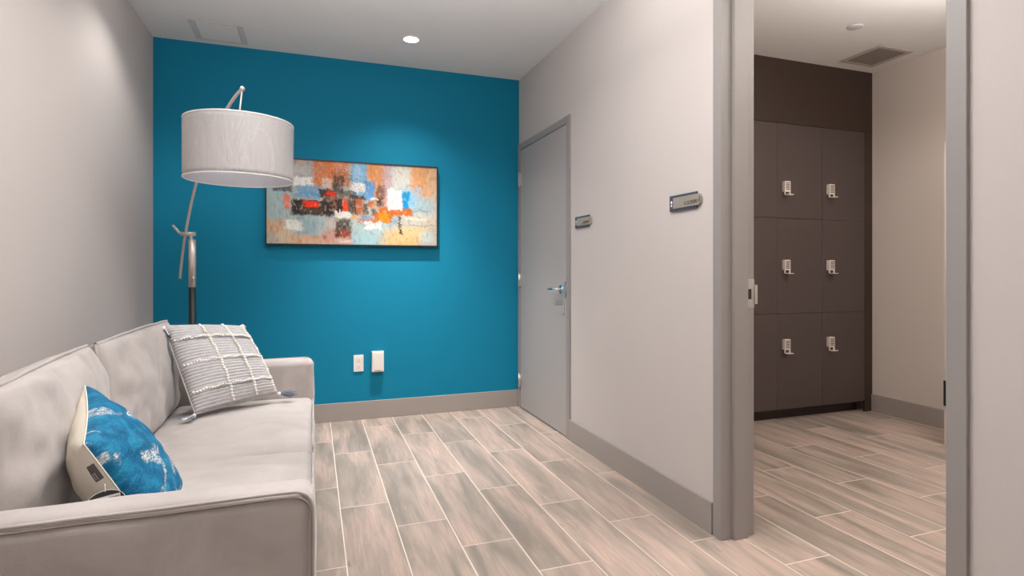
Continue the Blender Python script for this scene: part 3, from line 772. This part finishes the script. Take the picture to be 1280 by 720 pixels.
# ------------------------------------------------------------------ floor lamp
def lamp():
    PX, PY = -.730, 4.10
    root = thing('floor_lamp', 'arc floor lamp with white drum shade and nickel pole behind the sofa', 'lamp', (PX, PY, 0))
    b = bmesh.new(); add_lathe(b, [(.0005, 0), (.15, 0), (.155, .004), (.155, .018), (.15, .024), (.0005, .026)]); keep = obj('base', b, M_black, root, smooth=False, bevel=.002)
    b = bmesh.new(); add_tube(b, [(PX, PY, .02), (PX, PY, 1.036)], .0205, 24); part('lower_pole', b, M_black, root)
    b = bmesh.new(); add_tube(b, [(PX, PY, 1.034), (PX, PY, 1.342)], .0215, 24)
    add_tube(b, [(PX+.012, PY-.021, 1.10), (PX+.012, PY-.028, 1.10)], .007, 10); add_tube(b, [(PX+.012, PY-.028, 1.07), (PX+.012, PY-.028, 1.10)], .004, 8)
    part('upper_pole', b, M_nickel, root)
    tip = Vector((-.361, 3.31, 0)); e = Vector((-.409, .79, 0)).normalized()
    R = [(-.02, 2.108), (.03, 2.098), (.10, 2.078), (.189, 2.043), (.29, 1.995), (.40, 1.932), (.51, 1.855), (.60, 1.775), (.675, 1.694), (.735, 1.620), (.791, 1.540), (.85, 1.44), (.895, 1.355), (.935, 1.265), (.968, 1.175), (.992, 1.09)]
    pts = [tip+e*r+Vector((0, 0, z)) for r, z in R]
    # Catmull-Rom smooth
    def cr(P0, P1, P2, P3, t): return .5*((2*P1)+(P2-P0)*t+(2*P0-5*P1+4*P2-P3)*t*t+(3*P1-P0-3*P2+P3)*t**3)
    sm = []
    for i in range(len(pts)-1):
        a, c_ = pts[max(0, i-1)], pts[min(len(pts)-1, i+2)]
        for k in range(4): sm.append(cr(a, pts[i], pts[i+1], c_, k/4))
    sm.append(pts[-1])
    b = bmesh.new(); add_tube(b, sm, .0085, 12); add_ball(b, sm[0], .013, 12); part('arm', b, M_nickel, root)
    # clamp: cross barrel, tilted thumb lever and neck onto the pole
    cz = 1.385; j = min(sm, key=lambda p: abs(p.z-cz))
    rt = Vector((math.cos(.34), -math.sin(.34), 0))
    b = bmesh.new(); add_tube(b, [j-rt*.026, j+rt*.060], .0145, 16)
    add_tube(b, [j-rt*.024+Vector((0, 0, .0)), j-rt*.040+Vector((0, 0, .010))], .008, 10)
    top = Vector((PX, PY, 1.335))
    add_tube(b, [j+rt*.032, j+rt*.038+Vector((0, 0, -.03)), Vector((PX-.012, PY, 1.30))], .009, 10)
    cl = part('clamp', b, M_nickel, root)
    b = bmesh.new(); add_tube(b, [j-rt*.036+Vector((0, 0, .004)), j-rt*.078+Vector((0, 0, .052))], .0085, 12); add_ball(b, j-rt*.078+Vector((0, 0, .052)), .0085, 10); part('thumb_lever', b, M_nickel, cl)
    # shade
    c = Vector((-.366, 3.31, 0)); r1, zt, zb = .266, 1.927, 1.625
    b = bmesh.new(); seg = 96
    rings = []
    for (r, z) in [(r1-.001, zb+.004)]+[(r1+.0, zb+(zt-zb)*k/12) for k in range(13)]+[(r1-.001, zt-.002)]:
        rings.append([b.verts.new((c.x+r*math.cos(2*PI*i/seg), c.y+r*math.sin(2*PI*i/seg), z)) for i in range(seg)])
    for k in range(len(rings)-1):
        for i in range(seg): b.faces.new((rings[k][i], rings[k][(i+1) % seg], rings[k+1][(i+1) % seg], rings[k+1][i]))
    sh = part('lamp_shade', b, M_shade, root, smooth=True)
    b = bmesh.new(); add_lathe(b, [(r1-.0035, zb+.001), (r1-.0035, zt-.001)], (c.x, c.y, 0), seg); part('lining', b, M_shade_in, sh, smooth=True)
    for z in (zt, zb):
        b = bmesh.new()
        add_tube(b, [(c.x+(r1-.001)*math.cos(2*PI*i/seg), c.y+(r1-.001)*math.sin(2*PI*i/seg), z) for i in range(seg+1)], .0032, 6, cap=False)
        part('rim', b, M_bulb, sh)
    # loose protective film standing off the drum
    b = bmesh.new(); rings = []
    for k in range(17):
        q = k/16; z = zb-.004+(zt-zb+.006)*q; row = []
        for i in range(160):
            a = 2*PI*i/160
            w = Vector((math.cos(a)*2.2, math.sin(a)*2.2, q*.7))
            r = r1+.002+.007*max(0, noise.noise(w*1.6+Vector((5, 0, 0)))+.15)+.003*noise.noise(w*5)
            row.append(b.verts.new((c.x+r*math.cos(a), c.y+r*math.sin(a), z)))
        rings.append(row)
    for k in range(16):
        for i in range(160): b.faces.new((rings[k][i], rings[k][(i+1) % 160], rings[k+1][(i+1) % 160], rings[k+1][i]))
    part('plastic_film', b, M_film, sh, smooth=True)
    # drop rod, spider and bulb
    b = bmesh.new(); tp = sm[0]; add_tube(b, [tp, (c.x, c.y, 2.0), (c.x, c.y, 1.86)], .0045, 10)
    for k in range(3):
        a = .5+2*PI*k/3; add_tube(b, [(c.x, c.y, 1.90), (c.x+.1*math.cos(a), c.y+.1*math.sin(a), 1.90), (c.x+(r1-.004)*math.cos(a), c.y+(r1-.004)*math.sin(a), zt-.01)], .0025, 6)
    add_tube(b, [(c.x, c.y, 1.86), (c.x, c.y, 1.81)], .017, 14)
    part('hanger', b, M_nickel, root)
    b = bmesh.new(); add_lathe(b, [(.0005, -.10), (.018, -.095), (.029, -.075), (.031, -.055), (.022, -.025), (.014, 0)], (c.x, c.y, 1.81), 20); part('bulb', b, M_bulb, root, smooth=True)
lamp()

# ------------------------------------------------------------------ pillow tags
def tags():
    # sewn-in grey label and oval swing tag on the cream back of the blue pillow
    K = [Vector(k) for k in BK]
    def on(s, t, off=.003):
        q = pillow_point(K, s, t, -1, .085, .07, .42, .008, 4, back=1.35)
        n = ((K[1]-K[0])+(K[2]-K[3])).cross((K[3]-K[0])+(K[2]-K[1])).normalized()
        return q-n*off
    M_lab = plain('grey_woven_label', srgb(92, 84, 84), .8)
    M_tagw = plain('white_sticker', srgb(206, 200, 198), .6)
    b = bmesh.new()
    def patch(b, s0, s1, t0, t1, off, n=8):
        g = [[b.verts.new(on(s0+(s1-s0)*i/n, t0+(t1-t0)*j/n, off)) for j in range(n+1)] for i in range(n+1)]
        for i in range(n):
            for j in range(n): b.faces.new((g[i][j], g[i+1][j], g[i+1][j+1], g[i][j+1]))
    patch(b, .982, .9995, -.66, -.38, .003); lab = part('label', b, M_lab, bp, smooth=True)
    b = bmesh.new()
    for r in range(2):
        for k in range(5): patch(b, .988+.005*r, .990+.005*r, -.52+.024*k, -.506+.024*k, .0042, 1)
    part('lettering', b, M_tagw, lab)
    # oval swing tag, dark with a pale sticker, hanging on a thread between pillow and arm
    c = Vector((-.484, 1.655, .570)); nrm = Vector((.345, -1.183, .41)).normalized()
    x = Vector((0, 0, 1)).cross(nrm).normalized(); x = (x+Vector((0, 0, .06))).normalized(); y = nrm.cross(x)
    if y.z < 0: x, y = -x, -y
    def plate(m, ring, d0, d1, name, par):
        b = bmesh.new()
        lo = [b.verts.new(c+x*p+y*q+nrm*d0) for p, q in ring]; hi = [b.verts.new(c+x*p+y*q+nrm*d1) for p, q in ring]
        b.faces.new(lo[::-1]); b.faces.new(hi)
        for i in range(len(ring)): b.faces.new((lo[i], lo[(i+1) % len(ring)], hi[(i+1) % len(ring)], hi[i]))
        return part(name, b, m, par)
    ov = [(.040*math.cos(2*PI*k/40), .029*math.sin(2*PI*k/40)) for k in range(40)]
    tg = plate(M_black, ov, -.0006, .0006, 'swing_tag', bp)
    plate(M_bulb, [(p*1.03, q*1.04) for p, q in ov], -.0012, -.0007, 'rim', tg)
    plate(M_tagw, [(-.031, -.016), (.031, -.013), (.030, .017), (-.030, .015)], .0007, .0010, 'sticker', tg)
    b = bmesh.new()
    for k in range(12):
        if k in (5, 6): continue
        p = -.026+.0046*k; q = .006
        vs = [b.verts.new(c+x*a+y*d+nrm*.0013) for a, d in ((p, q-.001*0), (p+.003, q), (p+.003, q+.006), (p, q+.006))]; b.faces.new(vs)
    for k in range(20):
        p = -.028+.0028*k
        vs = [b.verts.new(c+x*a+y*d+nrm*.0013) for a, d in ((p, -.010), (p+.0013, -.010), (p+.0013, .002), (p, .002))]; b.faces.new(vs)
    part('printing', b, M_signtext, tg)
    b = bmesh.new(); add_tube(b, [c+y*.026+nrm*.001, c+y*.045, on(.95, -.26, .006)], .0007, 5); part('thread', b, M_bulb, tg)
tags()

# ------------------------------------------------------------------ added fill lights, unseen (soft room light)
def area(name, loc, rot, sx, sy, e, col=(1, .995, .99)):
    l = bpy.data.lights.new(name, 'AREA'); l.shape = 'RECTANGLE'; l.size = sx; l.size_y = sy; l.energy = e; l.color = col
    o = bpy.data.objects.new(name, l); C.objects.link(o); o.location = loc; o.rotation_euler = rot; return o
area('overhead_fill', (.3, 2.0, H-.02), (0, 0, 0), 1.8, 1.6, 13)  # added soft fill from above, stands for no fixture
area('overhead_fill', (.3, -1.4, H-.02), (0, 0, 0), 1.8, 1.6, 9)  # second added fill, overhead behind the camera, no fixture there
area('ceiling_fill_up', (.3, 1.6, 2.3), (PI, 0, 0), 1.2, 1.4, 74)  # unseen fill floating in mid-air, added to brighten the ceiling
area('rear_fill', (.3, YN+.1, 1.4), (PI/2, 0, 0), 2.4, 2.4, 8)  # added frontal fill from the rear end, no window there
area('locker_overhead_fill', (2.9, 1.1, H-.02), (0, 0, 0), 1.6, 1.2, 11, (1, .94, .88))  # added downward fill for the locker room, not a fixture
area('locker_fill_up', (2.9, 1.3, 2.35), (PI, 0, 0), 1.2, 1.2, 58, (1, .94, .89))  # unseen upward fill added to lift the locker room ceiling

w = bpy.data.worlds.new('world'); bpy.context.scene.world = w; w.use_nodes = True
w.node_tree.nodes['Background'].inputs[0].default_value = (.9, .92, 1, 1); w.node_tree.nodes['Background'].inputs[1].default_value = .3

# ------------------------------------------------------------------ camera
cam = bpy.data.cameras.new('camera'); co = bpy.data.objects.new('camera', cam); C.objects.link(co)
cam.sensor_width = 36; cam.lens = 704.06/1280*36; cam.shift_y = -(360-336.68)/1280; cam.clip_start = .02
co.location = (0, 0, 1.15); co.rotation_euler = (PI/2, 0, -.3401)
bpy.context.scene.camera = co
sc = bpy.context.scene
sc.view_settings.view_transform = 'Standard'; sc.view_settings.look = 'None'; sc.view_settings.exposure = 0
